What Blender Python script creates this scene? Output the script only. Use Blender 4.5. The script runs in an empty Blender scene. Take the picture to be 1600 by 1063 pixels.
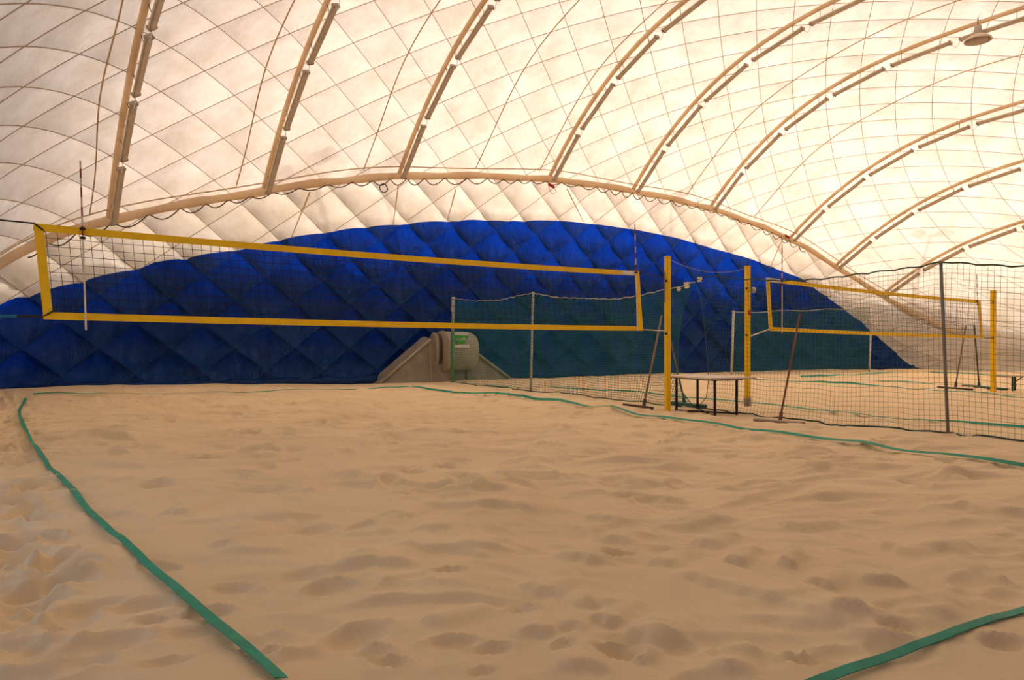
import bpy, bmesh, math, random
import numpy as np
from mathutils import Vector, Matrix

random.seed(7)
rng = np.random.default_rng(11)
scene = bpy.context.scene
col = scene.collection

# ------------------------------------------------------------------ camera, sky, sun, exposure
F_PX, CAM_H, HORIZON = 1150.0, 1.15, 540.0
TH = math.radians(34.0)
cam_data = bpy.data.cameras.new('camera')
cam_data.sensor_width = 36.0
cam_data.lens = F_PX / 1600.0 * 36.0
cam_data.shift_y = (HORIZON - 531.5) / 1600.0
cam_data.clip_start = 0.05
cam_data.clip_end = 400
cam = bpy.data.objects.new('camera', cam_data)
col.objects.link(cam)
cam.location = (0, 0, CAM_H)
cam.rotation_euler = (math.radians(90), 0, -TH)
scene.camera = cam

SUN_AZ, SUN_EL = math.radians(46), math.radians(45)      # azimuth from +Y towards +X
SUN_DIR = Vector((math.sin(SUN_AZ) * math.cos(SUN_EL), math.cos(SUN_AZ) * math.cos(SUN_EL), math.sin(SUN_EL)))
world = bpy.data.worlds.new('sky')
scene.world = world
world.use_nodes = True
wn = world.node_tree.nodes
wl = world.node_tree.links
sky = wn.new('ShaderNodeTexSky')
sky.sky_type = 'NISHITA'
sky.sun_disc = False
sky.sun_elevation = SUN_EL
sky.sun_rotation = SUN_AZ
sky.dust_density = 4.5
sky.ozone_density = 0.4
sky.air_density = 0.7
wn['Background'].inputs['Strength'].default_value = 0.385
wl.new(sky.outputs[0], wn['Background'].inputs['Color'])
sun_data = bpy.data.lights.new('sun', 'SUN')
sun_data.energy = 2.45
sun_data.angle = math.radians(0.6)
sun_data.color = (1.0, 0.96, 0.90)
sun = bpy.data.objects.new('sun', sun_data)
col.objects.link(sun)
sun.rotation_euler = SUN_DIR.to_track_quat('Z', 'Y').to_euler()
scene.view_settings.view_transform = 'Standard'
scene.view_settings.look = 'None'
scene.view_settings.exposure = 0.34
scene.view_settings.gamma = 1.0
scene.view_settings.use_curve_mapping = False
scene.cycles.max_bounces = 8
scene.cycles.diffuse_bounces = 5
scene.cycles.adaptive_threshold = 0.02

# ------------------------------------------------------------------ pixel <-> place helpers (1600 x 1063 frame)
ST, CT = math.sin(TH), math.cos(TH)
def ray(px, py):
    r = (px - 800.0) / F_PX
    return np.array([ST + r * CT, CT - r * ST, (HORIZON - py) / F_PX])
def ground(px, py, z=0.0):
    d = ray(px, py); t = (z - CAM_H) / d[2]
    return np.array([d[0] * t, d[1] * t, z])
def on_line(px, py, p0, p1):
    """point where the pixel's ray meets the vertical plane through plan points p0, p1"""
    d = ray(px, py); nx, ny = -(p1[1] - p0[1]), p1[0] - p0[0]
    t = (nx * p0[0] + ny * p0[1]) / (nx * d[0] + ny * d[1])
    return np.array([d[0] * t, d[1] * t, CAM_H + d[2] * t])
def on_y(px, py, y):
    return on_line(px, py, (0, y), (1, y))
def project(P):
    P = np.asarray(P, float)
    d = P[..., 0] * ST + P[..., 1] * CT
    r = P[..., 0] * CT - P[..., 1] * ST
    ds = np.where(np.abs(d) < 1e-6, 1e-6, d)
    return 800 + F_PX * r / ds, HORIZON - F_PX * (P[..., 2] - CAM_H) / ds, d

# ------------------------------------------------------------------ materials
def new_mat(name):
    m = bpy.data.materials.new(name); m.use_nodes = True
    return m, m.node_tree.nodes, m.node_tree.links
def plain(name, colour, rough=0.6, metal=0.0, noise=0.12, scale=8.0, bump=0.0, spec=0.3, bscale=None):
    m, n, l = new_mat(name); b = n['Principled BSDF']
    b.inputs['Roughness'].default_value = rough
    b.inputs['Metallic'].default_value = metal
    b.inputs['Specular IOR Level'].default_value = spec
    geo = n.new('ShaderNodeNewGeometry')
    tex = n.new('ShaderNodeTexNoise'); tex.inputs['Scale'].default_value = scale; tex.inputs['Detail'].default_value = 5
    l.new(geo.outputs['Position'], tex.inputs['Vector'])
    rp = n.new('ShaderNodeValToRGB')
    lo = [c * (1 - noise) for c in colour]; hi = [min(1, c * (1 + noise)) for c in colour]
    rp.color_ramp.elements[0].position = 0.3; rp.color_ramp.elements[1].position = 0.7
    rp.color_ramp.elements[0].color = (*lo, 1); rp.color_ramp.elements[1].color = (*hi, 1)
    l.new(tex.outputs['Fac'], rp.inputs['Fac']); l.new(rp.outputs['Color'], b.inputs['Base Color'])
    if bump:
        t2 = n.new('ShaderNodeTexNoise'); t2.inputs['Scale'].default_value = bscale or scale * 6; t2.inputs['Detail'].default_value = 6
        l.new(geo.outputs['Position'], t2.inputs['Vector'])
        bp = n.new('ShaderNodeBump'); bp.inputs['Strength'].default_value = bump; bp.inputs['Distance'].default_value = 0.02
        l.new(t2.outputs['Fac'], bp.inputs['Height']); l.new(bp.outputs['Normal'], b.inputs['Normal'])
    return m
def wrinkle_bump(n, l, strength, dist, sx, sy, sz, scale=1.0):
    geo = n.new('ShaderNodeNewGeometry')
    mp = n.new('ShaderNodeMapping'); mp.inputs['Scale'].default_value = (sx, sy, sz)
    l.new(geo.outputs['Position'], mp.inputs['Vector'])
    t = n.new('ShaderNodeTexNoise'); t.inputs['Scale'].default_value = scale; t.inputs['Detail'].default_value = 6
    t.inputs['Roughness'].default_value = 0.62; t.inputs['Distortion'].default_value = 0.7
    l.new(mp.outputs['Vector'], t.inputs['Vector'])
    bp = n.new('ShaderNodeBump'); bp.inputs['Strength'].default_value = strength; bp.inputs['Distance'].default_value = dist
    l.new(t.outputs['Fac'], bp.inputs['Height'])
    return bp, geo
def membrane_mat(name, c0, c1, trans_col, trans, gloss, rough, bump):
    """coated fabric that lets daylight through"""
    m, n, l = new_mat(name)
    n.remove(n['Principled BSDF'])
    out = n['Material Output']
    bp, geo = wrinkle_bump(n, l, bump[0], bump[1], *bump[2])
    st = n.new('ShaderNodeTexNoise'); st.inputs['Scale'].default_value = 0.9; st.inputs['Detail'].default_value = 8; st.inputs['Roughness'].default_value = 0.7
    l.new(geo.outputs['Position'], st.inputs['Vector'])
    rp = n.new('ShaderNodeValToRGB'); rp.color_ramp.elements[0].position = 0.36; rp.color_ramp.elements[1].position = 0.62
    rp.color_ramp.elements[0].color = (*c0, 1); rp.color_ramp.elements[1].color = (*c1, 1)
    l.new(st.outputs['Fac'], rp.inputs['Fac'])
    mul = n.new('ShaderNodeMix'); mul.data_type = 'RGBA'; mul.blend_type = 'MULTIPLY'; mul.inputs['Factor'].default_value = 1.0
    l.new(rp.outputs['Color'], mul.inputs['A']); mul.inputs['B'].default_value = (*trans_col, 1)
    df = n.new('ShaderNodeBsdfDiffuse'); tr = n.new('ShaderNodeBsdfTranslucent'); gl = n.new('ShaderNodeBsdfGlossy')
    l.new(rp.outputs['Color'], df.inputs['Color']); l.new(mul.outputs['Result'], tr.inputs['Color'])
    gl.inputs['Roughness'].default_value = rough
    gl.inputs['Color'].default_value = (0.7, 0.82, 1, 1)
    for s in (df, tr, gl): l.new(bp.outputs['Normal'], s.inputs['Normal'])
    m1 = n.new('ShaderNodeMixShader'); m1.inputs['Fac'].default_value = trans
    l.new(df.outputs[0], m1.inputs[1]); l.new(tr.outputs[0], m1.inputs[2])
    m2 = n.new('ShaderNodeMixShader')
    m2.inputs['Fac'].default_value = gloss
    l.new(m1.outputs[0], m2.inputs[1]); l.new(gl.outputs[0], m2.inputs[2])
    l.new(m2.outputs[0], out.inputs['Surface'])
    return m

M = {}
M['white'] = membrane_mat('white_membrane', (0.72, 0.64, 0.53), (0.88, 0.82, 0.73), (0.97, 0.875, 0.785), 0.36, 0.0, 0.5, (0.35, 0.06, (1.3, 1.3, 0.7, 1.0)))
M['blue'] = membrane_mat('blue_membrane', (0.003, 0.034, 0.15), (0.006, 0.052, 0.22), (0.02, 0.8, 2.0), 0.37, 0.028, 0.36, (0.9, 0.22, (4.0, 4.0, 1.3, 1.0)))
M['tan'] = membrane_mat('tan_sleeve', (0.80, 0.67, 0.49), (0.90, 0.79, 0.62), (1.0, 0.92, 0.8), 0.45, 0.0, 0.5, (0.2, 0.03, (2, 2, 2, 1.0)))
M['cable'] = plain('cable_brown', (0.45, 0.34, 0.22), 0.8)
M['strap'] = plain('strap_tan', (0.62, 0.45, 0.26), 0.8)
M['cord_dark'] = plain('dark_cord', (0.10, 0.065, 0.045), 0.7)
M['cord_white'] = plain('white_cord', (0.75, 0.68, 0.58), 0.8)
M['yellow'] = plain('yellow_webbing', (0.93, 0.57, 0.015), 0.65, noise=0.08, scale=5, bump=0.25, bscale=9)
M['yellow_paint'] = plain('yellow_paint', (0.93, 0.57, 0.015), 0.42, noise=0.10, scale=4)
M['black'] = plain('black_cord', (0.02, 0.018, 0.018), 0.6)
M['net'] = plain('net_cord', (0.016, 0.013, 0.013), 0.8)
M['green_net'] = plain('green_net_cord', (0.05, 0.13, 0.085), 0.8)
M['green_net_fine'] = plain('green_fine_net_cord', (0.012, 0.15, 0.12), 0.8)
M['green_hem'] = plain('green_hem', (0.02, 0.07, 0.05), 0.8)
M['rope'] = plain('pale_rope', (0.42, 0.42, 0.30), 0.85)
M['tape'] = plain('green_tape', (0.005, 0.27, 0.16), 0.55, noise=0.2, scale=6)
M['pole'] = plain('pale_pole', (0.55, 0.52, 0.44), 0.6)
M['pole_dark'] = plain('grey_pole', (0.20, 0.19, 0.17), 0.55)
M['pole_green'] = plain('green_pole', (0.13, 0.30, 0.12), 0.6)
M['grey'] = plain('lamp_housing', (0.62, 0.52, 0.40), 0.55, noise=0.1, scale=4)
M['grey_dark'] = plain('lamp_cap', (0.42, 0.35, 0.27), 0.6)
M['black_metal'] = plain('black_metal', (0.018, 0.015, 0.014), 0.5)
M['tabletop'] = plain('tabletop', (0.72, 0.60, 0.47), 0.5, noise=0.05)
M['wood_red'] = plain('red_brown_wood', (0.20, 0.075, 0.035), 0.6)
M['wood'] = plain('old_wood', (0.28, 0.19, 0.11), 0.7)
M['wood_dark'] = plain('dark_wood', (0.09, 0.055, 0.035), 0.7)
M['board'] = plain('grey_board', (0.36, 0.29, 0.23), 0.8)
M['plastic_green'] = plain('green_plastic', (0.07, 0.14, 0.09), 0.6)
M['blower'] = plain('blower_grey', (0.33, 0.31, 0.25), 0.45, noise=0.08)
M['tarp'] = plain('tarp_grey', (0.24, 0.21, 0.165), 0.75, noise=0.18, scale=3, bump=0.5, bscale=5)
M['hem'] = plain('tarp_hem', (0.34, 0.30, 0.22), 0.7)
M['dark_duct'] = plain('dark_duct', (0.10, 0.065, 0.05), 0.6)
M['badge_green'] = plain('badge_green', (0.07, 0.42, 0.015), 0.5)
M['badge_white'] = plain('badge_white', (0.75, 0.72, 0.66), 0.5, noise=0.03)
M['print_pink'] = plain('print_pink', (0.55, 0.22, 0.18), 0.6)
M['red'] = plain('red_plastic', (0.45, 0.02, 0.015), 0.45)
M['paper'] = plain('paper', (0.75, 0.66, 0.46), 0.8)
M['strap_blue'] = plain('blue_strap', (0.01, 0.16, 0.33), 0.6)
M['metal'] = plain('metal', (0.45, 0.43, 0.40), 0.35, metal=0.8)
M['bench_green'] = plain('bench_green', (0.012, 0.05, 0.03), 0.5)
M['bench_top'] = plain('bench_top', (0.45, 0.36, 0.22), 0.6)
M['concrete'] = plain('concrete', (0.35, 0.34, 0.32), 0.9)
M['leaf'] = plain('hedge_leaf', (0.03, 0.07, 0.02), 0.8)
M['ground'] = plain('outside_ground', (0.16, 0.17, 0.10), 0.95)
# antenna: red and white bands along its length
m, n, l = new_mat('antenna_stripes'); b = n['Principled BSDF']; b.inputs['Roughness'].default_value = 0.5
tc = n.new('ShaderNodeTexCoord'); sx = n.new('ShaderNodeSeparateXYZ'); l.new(tc.outputs['Object'], sx.inputs[0])
md = n.new('ShaderNodeMath'); md.operation = 'MULTIPLY'; md.inputs[1].default_value = 5.0; l.new(sx.outputs['Z'], md.inputs[0])
fr = n.new('ShaderNodeMath'); fr.operation = 'FRACT'; l.new(md.outputs[0], fr.inputs[0])
gt = n.new('ShaderNodeMath'); gt.operation = 'GREATER_THAN'; gt.inputs[1].default_value = 0.5; l.new(fr.outputs[0], gt.inputs[0])
mx = n.new('ShaderNodeMix'); mx.data_type = 'RGBA'; l.new(gt.outputs[0], mx.inputs['Factor'])
mx.inputs['A'].default_value = (0.25, 0.02, 0.03, 1); mx.inputs['B'].default_value = (0.6, 0.53, 0.5, 1)
l.new(mx.outputs['Result'], b.inputs['Base Color']); M['antenna'] = m
# sand
m, n, l = new_mat('sand'); b = n['Principled BSDF']; b.inputs['Roughness'].default_value = 0.95; b.inputs['Specular IOR Level'].default_value = 0.1
geo = n.new('ShaderNodeNewGeometry')
t1 = n.new('ShaderNodeTexNoise'); t1.inputs['Scale'].default_value = 0.8; t1.inputs['Detail'].default_value = 6; l.new(geo.outputs['Position'], t1.inputs['Vector'])
rp = n.new('ShaderNodeValToRGB'); rp.color_ramp.elements[0].position = 0.3; rp.color_ramp.elements[1].position = 0.7
rp.color_ramp.elements[0].color = (0.72, 0.545, 0.33, 1); rp.color_ramp.elements[1].color = (0.79, 0.61, 0.375, 1)
l.new(t1.outputs['Fac'], rp.inputs['Fac']); l.new(rp.outputs['Color'], b.inputs['Base Color'])
t2 = n.new('ShaderNodeTexNoise'); t2.inputs['Scale'].default_value = 160; t2.inputs['Detail'].default_value = 3; l.new(geo.outputs['Position'], t2.inputs['Vector'])
t3 = n.new('ShaderNodeTexNoise'); t3.inputs['Scale'].default_value = 14; t3.inputs['Detail'].default_value = 4; l.new(geo.outputs['Position'], t3.inputs['Vector'])
ad = n.new('ShaderNodeMath'); ad.operation = 'MULTIPLY_ADD'; ad.inputs[1].default_value = 0.12; l.new(t2.outputs['Fac'], ad.inputs[0]); l.new(t3.outputs['Fac'], ad.inputs[2])
bp = n.new('ShaderNodeBump'); bp.inputs['Strength'].default_value = 0.35; bp.inputs['Distance'].default_value = 0.02
l.new(ad.outputs[0], bp.inputs['Height']); l.new(bp.outputs['Normal'], b.inputs['Normal']); M['sand'] = m

# ------------------------------------------------------------------ mesh helpers
class MB:
    def __init__(self): self.v = []; self.f = []
    def add(self, vs, fs):
        o = len(self.v); self.v.extend([tuple(map(float, p)) for p in vs]); self.f.extend([tuple(i + o for i in f) for f in fs]); return self
    def box(self, c, s, rz=0.0, R=None, bevel=0.0):
        hx, hy, hz = s[0] / 2, s[1] / 2, s[2] / 2
        R = R or Matrix.Rotation(rz, 3, 'Z')
        if bevel <= 0:
            pts = [(x, y, z) for x in (-hx, hx) for y in (-hy, hy) for z in (-hz, hz)]
            fs = [(0, 1, 3, 2), (4, 6, 7, 5), (0, 4, 5, 1), (2, 3, 7, 6), (0, 2, 6, 4), (1, 5, 7, 3)]
        else:
            bm = bmesh.new(); bmesh.ops.create_cube(bm, size=1)
            for v in bm.verts: v.co = Vector((v.co.x * s[0], v.co.y * s[1], v.co.z * s[2]))
            bmesh.ops.bevel(bm, geom=bm.edges[:], offset=bevel, segments=2, affect='EDGES')
            bm.verts.index_update()
            pts = [v.co.copy() for v in bm.verts]; fs = [tuple(v.index for v in f.verts) for f in bm.faces]; bm.free()
        return self.add([Vector(c) + R @ Vector(p) for p in pts], fs)
    def tube(self, pts, r, n=6, caps=True, flat=1.0):
        pts = [Vector(p) for p in pts]; k = len(pts)
        rr = r if hasattr(r, '__len__') else [r] * k
        t0 = (pts[1] - pts[0]).normalized()
        a = t0.cross(Vector((0, 0, 1)))
        if a.length < 1e-3: a = t0.cross(Vector((1, 0, 0)))
        a.normalize(); vs = []
        for i, p in enumerate(pts):
            t = (pts[min(i + 1, k - 1)] - pts[max(i - 1, 0)])
            if t.length < 1e-9: t = t0
            t.normalize(); a = (a - t * a.dot(t))
            if a.length < 1e-6: a = t.orthogonal()
            a.normalize(); bb = t.cross(a)
            for j in range(n):
                an = 2 * math.pi * j / n
                vs.append(p + (a * math.cos(an) + bb * math.sin(an) * flat) * rr[i])
        fs = [(i * n + j, i * n + (j + 1) % n, (i + 1) * n + (j + 1) % n, (i + 1) * n + j) for i in range(k - 1) for j in range(n)]
        if caps:
            fs.append(tuple(range(n - 1, -1, -1))); fs.append(tuple((k - 1) * n + j for j in range(n)))
        return self.add(vs, fs)
    def lathe(self, c, prof, n=24, axis='Z'):
        vs = []
        for r, z in prof:
            for j in range(n):
                an = 2 * math.pi * j / n
                q = (r * math.cos(an), r * math.sin(an), z)
                vs.append(Vector(c) + Vector(q))
        k = len(prof)
        fs = [(i * n + j, i * n + (j + 1) % n, (i + 1) * n + (j + 1) % n, (i + 1) * n + j) for i in range(k - 1) for j in range(n)]
        fs.append(tuple(range(n - 1, -1, -1))); fs.append(tuple((k - 1) * n + j for j in range(n)))
        return self.add(vs, fs)
    def build(self, name, mat, parent=None, smooth=False, origin=None):
        o = Vector(origin) if origin is not None else Vector((0, 0, 0))
        me = bpy.data.meshes.new(name)
        me.from_pydata([tuple(Vector(p) - o) for p in self.v], [], self.f)
        me.materials.append(M[mat])
        if smooth: me.polygons.foreach_set('use_smooth', [True] * len(me.polygons))
        me.update()
        ob = bpy.data.objects.new(name, me); col.objects.link(ob)
        if parent is not None:
            ob.parent = parent; ob.location = o - Vector(parent.location)
        else: ob.location = o
        return ob
def tag(o, label=None, cat=None, group=None, kind=None):
    if label: o['label'] = label
    if cat: o['category'] = cat
    if group: o['group'] = group
    if kind: o['kind'] = kind
    return o
def empty(name, loc, label=None, cat=None, group=None, kind=None):
    o = bpy.data.objects.new(name, None); col.objects.link(o); o.location = Vector(loc); o.empty_display_size = 0.2
    return tag(o, label, cat, group, kind)
def sstep(x): x = np.clip(x, 0, 1); return x * x * (3 - 2 * x)
def vnoise(x, y, seed, per=64):
    r = np.random.default_rng(seed).random((per, per))
    xi = np.floor(x).astype(int); yi = np.floor(y).astype(int); fx = sstep(x - xi); fy = sstep(y - yi)
    g = lambda a, b: r[a % per, b % per]
    return (g(xi, yi) * (1 - fx) + g(xi + 1, yi) * fx) * (1 - fy) + (g(xi, yi + 1) * (1 - fx) + g(xi + 1, yi + 1) * fx) * fy - 0.5

# ------------------------------------------------------------------ the dome's shape
XC, AL, AR, YA, TOP = 17.5, 19.2, 20.1, 9.5, 11.35
def T_of(X):
    a = np.where(X < XC, AL, AR); q = np.where(X < XC, 2.4, 2.35)
    u = np.clip(np.abs(X - XC) / a, 0, 1)
    return TOP * (1 - u ** q) ** (1 / q)
RATX = [-1.7, -.2, 1.6, 3.2, 5.55, 8.6, 12.45, 16.9, 21.3, 24.2, 26.7, 28.8, 31, 33, 35, 37.6]
RATV = [.56, .57, .56, .552, .563, .59, .61, .632, .633, .634, .626, .623, .608, .575, .54, .50]
def ratio_of(X):
    return sum(np.interp(X + o, RATX, RATV) for o in (-1.2, -.6, 0, .6, 1.2)) / 5
def Yw_of(X):
    a = np.where(X < XC, AL, AR); m_ = np.where(X < XC, 8.0, 5.0)
    u = np.clip(np.abs(X - XC) / a, 0, 1)
    return 12.3 * (1 - u ** m_) ** (1 / m_)
phi = np.linspace(0, 1, 4001)
XS = np.concatenate([XC - AL * np.cos(phi * math.pi / 2), XC + AR * np.sin(phi[1:] * math.pi / 2)])
TS = T_of(XS)
US = np.concatenate([[0], np.cumsum(np.hypot(np.diff(XS), 0.3 * np.diff(TS)))])
UMAX = US[-1]
NU, DS = 300, 0.08
UG = np.linspace(0, UMAX, NU); XG = np.interp(UG, US, XS)
def profile(X, npt=400):
    T = float(T_of(np.array(X))); zb = T * float(ratio_of(np.array(X))); w = float(Yw_of(np.array(X))); wb = w * 0.94
    n_ = np.interp(X, [-4, 6, 16, 25, 32, 38], [2.5, 2.7, 3.0, 3.0, 2.5, 2.4])
    t = np.linspace(0, 1, npt // 3)
    wy = w + (wb - w) * t + 0.45 * np.sin(math.pi * np.clip(t, 0, 1)) * min(1, zb / 5) * min(1, w / 8)
    wz = zb * t
    u = np.linspace(1, -1, npt)
    u = np.sign(u) * (1 - (1 - np.abs(u)) ** 1.3)
    ry = wb * u; rz = zb + (T - zb) * (1 - np.abs(u) ** n_)
    y = np.concatenate([wy, ry[1:-1], -wy[::-1]]); z = np.concatenate([wz, rz[1:-1], wz[::-1]])
    s = np.concatenate([[0], np.cumsum(np.hypot(np.diff(y), np.diff(z)))])
    return y + YA, z, s, s[npt // 3 - 1]
PR = [profile(x) for x in XG]
SLEN = np.array([p[2][-1] for p in PR]); SBELT = np.array([p[3] for p in PR])
NS = int(SLEN.max() / DS) + 3
SG = np.arange(NS) * DS
TY = np.array([np.interp(SG, p[2], p[0]) for p in PR]); TZ = np.array([np.interp(SG, p[2], p[1]) for p in PR])
def dome(U, S):
    U = np.asarray(U, float); S = np.asarray(S, float)
    U = np.clip(U, 0, UMAX); S = np.clip(S, 0, np.interp(U, UG, SLEN))
    a = np.clip(U / UMAX * (NU - 1), 0, NU - 1.0001); i = a.astype(int); fa = a - i
    b_ = np.clip(S / DS, 0, NS - 1.0001); j = b_.astype(int); fb = b_ - j
    def bil(Tb): return (Tb[i, j] * (1 - fb) + Tb[i, j + 1] * fb) * (1 - fa) + (Tb[i + 1, j] * (1 - fb) + Tb[i + 1, j + 1] * fb) * fa
    return np.stack([np.interp(U, US, XS), bil(TY), bil(TZ)], -1)
def dome_normal(U, S):
    e = 0.12
    sl = np.interp(np.clip(U, 0, UMAX), UG, SLEN)
    U = np.clip(U, e, UMAX - e); S = np.clip(S, e, np.maximum(sl - e, e))
    a = dome(U + e, S) - dome(U - e, S); b_ = dome(U, S + e) - dome(U, S - e)
    nn = np.cross(a, b_); ln = np.linalg.norm(nn, axis=-1, keepdims=True)
    nn = nn / np.maximum(ln, 1e-6)
    c = np.array([XC, YA, 2.0]); P = dome(U, S)
    sg = np.sign(((P - c) * nn).sum(-1, keepdims=True)); sg[sg == 0] = 1
    return nn * sg                                   # outward
def U_of_X(X): return float(np.interp(X, XS, US))
def hit(px, py, smax=None):
    """where a pixel's ray meets the dome's far side (march along the ray)"""
    d = ray(px, py)
    lo = None
    for t in np.arange(8, 60, 0.05):
        P = np.array([0, 0, CAM_H]) + d * t
        if P[0] <= XS[0] or P[0] >= XS[-1]: break
        y, z, s, sb = PR[int(np.argmin(np.abs(XG - P[0])))]
        half = len(y) // 2
        # inside test on the far half of the profile
        if P[2] >= z[half]: break
        yb = np.interp(P[2], z[:half], y[:half])
        if P[1] >= yb:
            break
        lo = P
    P = lo
    y, z, s, sb = PR[int(np.argmin(np.abs(XG - P[0])))]
    half = len(y) // 2
    k = int(np.argmin((y[:half] - P[1]) ** 2 + (z[:half] - P[2]) ** 2))
    return U_of_X(P[0]), float(s[k])

# blue / white border on the far wall, as arc length S over U
BORDER_PX = [(2, 477), (33, 466), (60, 463), (130, 442), (180, 431), (235, 416), (260, 412), (340, 398), (380, 391), (435, 378), (520, 363), (600, 353), (690, 347), (745, 344), (820, 346), (870, 345), (940, 352), (1000, 360), (1060, 373), (1110, 386), (1170, 403), (1210, 418), (1260, 438), (1310, 474), (1350, 505), (1390, 540), (1428, 574)]
BU, BS = zip(*[hit(*p) for p in BORDER_PX])
BU = [0] + list(BU) + [BU[-1] + 0.3, UMAX]; BS = [1.2] + list(BS) + [0.0, -1.0]
def blue_S(U): return np.interp(U, BU, BS)
def blueness(U, S):
    """> 0 on the blue lower sheet (both long walls)"""
    bs = blue_S(U); sl = np.interp(U, UG, SLEN)
    return np.maximum(bs - S, bs - (sl - S))

DU_, DS_ = 1.74, 1.37
U0, S0 = (U_of_X(0.93) - DU_ / 2) % DU_ - DU_, -0.29        # where the net's knots sit
# ------------------------------------------------------------------ structure: ceiling + walls as quilted panels
ceiling = empty('ceiling', (XC, YA, 0), 'cream white quilted fabric roof of the air dome', kind='structure')
wall_back = empty('wall_back', (XC, YA, 0), 'dark blue quilted fabric sheet along the lower dome wall', kind='structure')
NG = 9
pp, qq = np.meshgrid(np.linspace(0, 1, NG), np.linspace(0, 1, NG), indexing='ij')
cells = []
imax = int(UMAX / DU_ + SLEN.max() / DS_) + 4; jlo = -int(SLEN.max() / DS_) - 4; jhi = int(UMAX / DU_) + 4
for i in range(-1, imax):
    for j in range(jlo, jhi):
        uc = DU_ * (i + j + 1) / 2 + U0; sc_ = DS_ * (i - j) / 2 + S0
        if uc < -DU_ / 2 or uc > UMAX + DU_ / 2: continue
        sl = np.interp(np.clip(uc, 0, UMAX), UG, SLEN)
        if sc_ < -DS_ / 2 or sc_ > sl + DS_ / 2: continue
        cells.append((i, j))
cells = np.array(cells)
Ug = DU_ * ((cells[:, 0, None, None] + pp) + (cells[:, 1, None, None] + qq)) / 2 + U0
Sg = DS_ * ((cells[:, 0, None, None] + pp) - (cells[:, 1, None, None] + qq)) / 2 + S0
Uc = np.clip(Ug, 0, UMAX); Sc = np.clip(Sg, 0, np.interp(Uc, UG, SLEN))
Pg = dome(Uc, Sc); Ng = dome_normal(Uc, Sc)
sbelt = np.interp(Uc, UG, SBELT); slen_ = np.interp(Uc, UG, SLEN)
Bl0 = blueness(Uc, Sc)
onwall = (Sc < sbelt) | (Sc > slen_ - sbelt)
amp = np.where(onwall, 0.17 + 0.13 * (Bl0 > -0.4), 0.055) * sstep(np.minimum(Sc, slen_ - Sc) / 0.8 + 0.15)
pil = (16 * pp * (1 - pp) * qq * (1 - qq)) ** 0.55
cellrand = rng.uniform(0.75, 1.25, (len(cells), 1, 1))
Pg = Pg + Ng * (amp * pil * cellrand)[..., None]
Bl = blueness(Uc, Sc)
quads = [(a * NG + b, (a + 1) * NG + b, (a + 1) * NG + b + 1, a * NG + b + 1) for a in range(NG - 1) for b in range(NG - 1)]
def clip_panel(P, g, keep):
    """cut the panel's quads along the blue / white border"""
    P = P.reshape(-1, 3); g = g.reshape(-1) * keep; vs, fs, idx = [], [], {}
    def put(key, p):
        if key not in idx: idx[key] = len(vs); vs.append(tuple(p))
        return idx[key]
    for q in quads:
        out = []
        for k in range(4):
            a, b = q[k], q[(k + 1) % 4]
            if g[a] >= 0: out.append(put(a, P[a]))
            if (g[a] >= 0) != (g[b] >= 0):
                t = g[a] / (g[a] - g[b]); out.append(put((min(a, b), max(a, b)), P[a] + (P[b] - P[a]) * t))
        if len(out) >= 3: fs.append(tuple(out))
    return vs, fs
pieces = {'ceiling': [], 'wall': []}
for c in range(len(cells)):
    P = Pg[c]
    flat = P.reshape(-1, 3)
    ext = flat.max(0) - flat.min(0)
    if np.sort(ext)[1] < 0.05: continue
    x, y, d = project(flat)
    ok = (d > 0.5) & (x > 0) & (x < 1600) & (y > 0) & (y < 1063)
    size = 0.0
    if ok.any():
        size = (np.ptp(x[ok]) * np.ptp(y[ok])) if ok.sum() > 3 else 1.0
    g = Bl[c]
    if (g <= 0).all(): pieces['ceiling'].append((size, flat, quads))
    elif (g > 0).all(): pieces['wall'].append((size, flat, quads))
    else:
        for keep, key in ((1, 'wall'), (-1, 'ceiling')):
            vs, fs = clip_panel(P, g, keep)
            if fs: pieces[key].append((size * 0.5, np.array(vs), fs))
for key, root, mat in (('ceiling', ceiling, 'white'), ('wall', wall_back, 'blue')):
    lst = sorted(pieces[key], key=lambda t: -t[0])
    rest = MB()
    for k, (size, vs, fs) in enumerate(lst):
        if k < 300 and size > 0:
            MB().add(vs, fs).build('panel', mat, root, smooth=True, origin=vs.mean(0))
        else: rest.add(vs, fs)
    if rest.f:
        tag(rest.build('panel_rest', mat, root, smooth=True, origin=root.location), kind='stuff')

# net cables pressed into the white roof
def cable_runs(const, fam):
    runs, cur = [], []
    ulo = 0.0
    for U in np.arange(0, UMAX, 0.22):
        S = (DS_ * (const - (U - U0) / DU_) if fam == 0 else DS_ * ((U - U0) / DU_ - const)) + S0
        sl = float(np.interp(U, UG, SLEN))
        ok = 0.05 < S < sl - 0.05 and float(blueness(np.array(U), np.array(S))) < 0
        if ok:
            p = dome(np.array([U]), np.array([S]))[0]; nn = dome_normal(np.array([U]), np.array([S]))[0]
            x, y, d = project(p)
            ok = d > 0.5 and -120 < x < 1720 and y > -150
        if ok: cur.append(p - nn * 0.012)
        elif cur: runs.append(cur); cur = []
    if cur: runs.append(cur)
    return runs
for fam, rg in ((0, range(0, imax + 1)), (1, range(jlo, jhi + 1))):
    for k in rg:
        for run in cable_runs(k, fam):
            if len(run) < 3: continue
            MB().tube(run, 0.009, 4).build('cable', 'cable', ceiling, smooth=True, origin=run[0])

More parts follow.
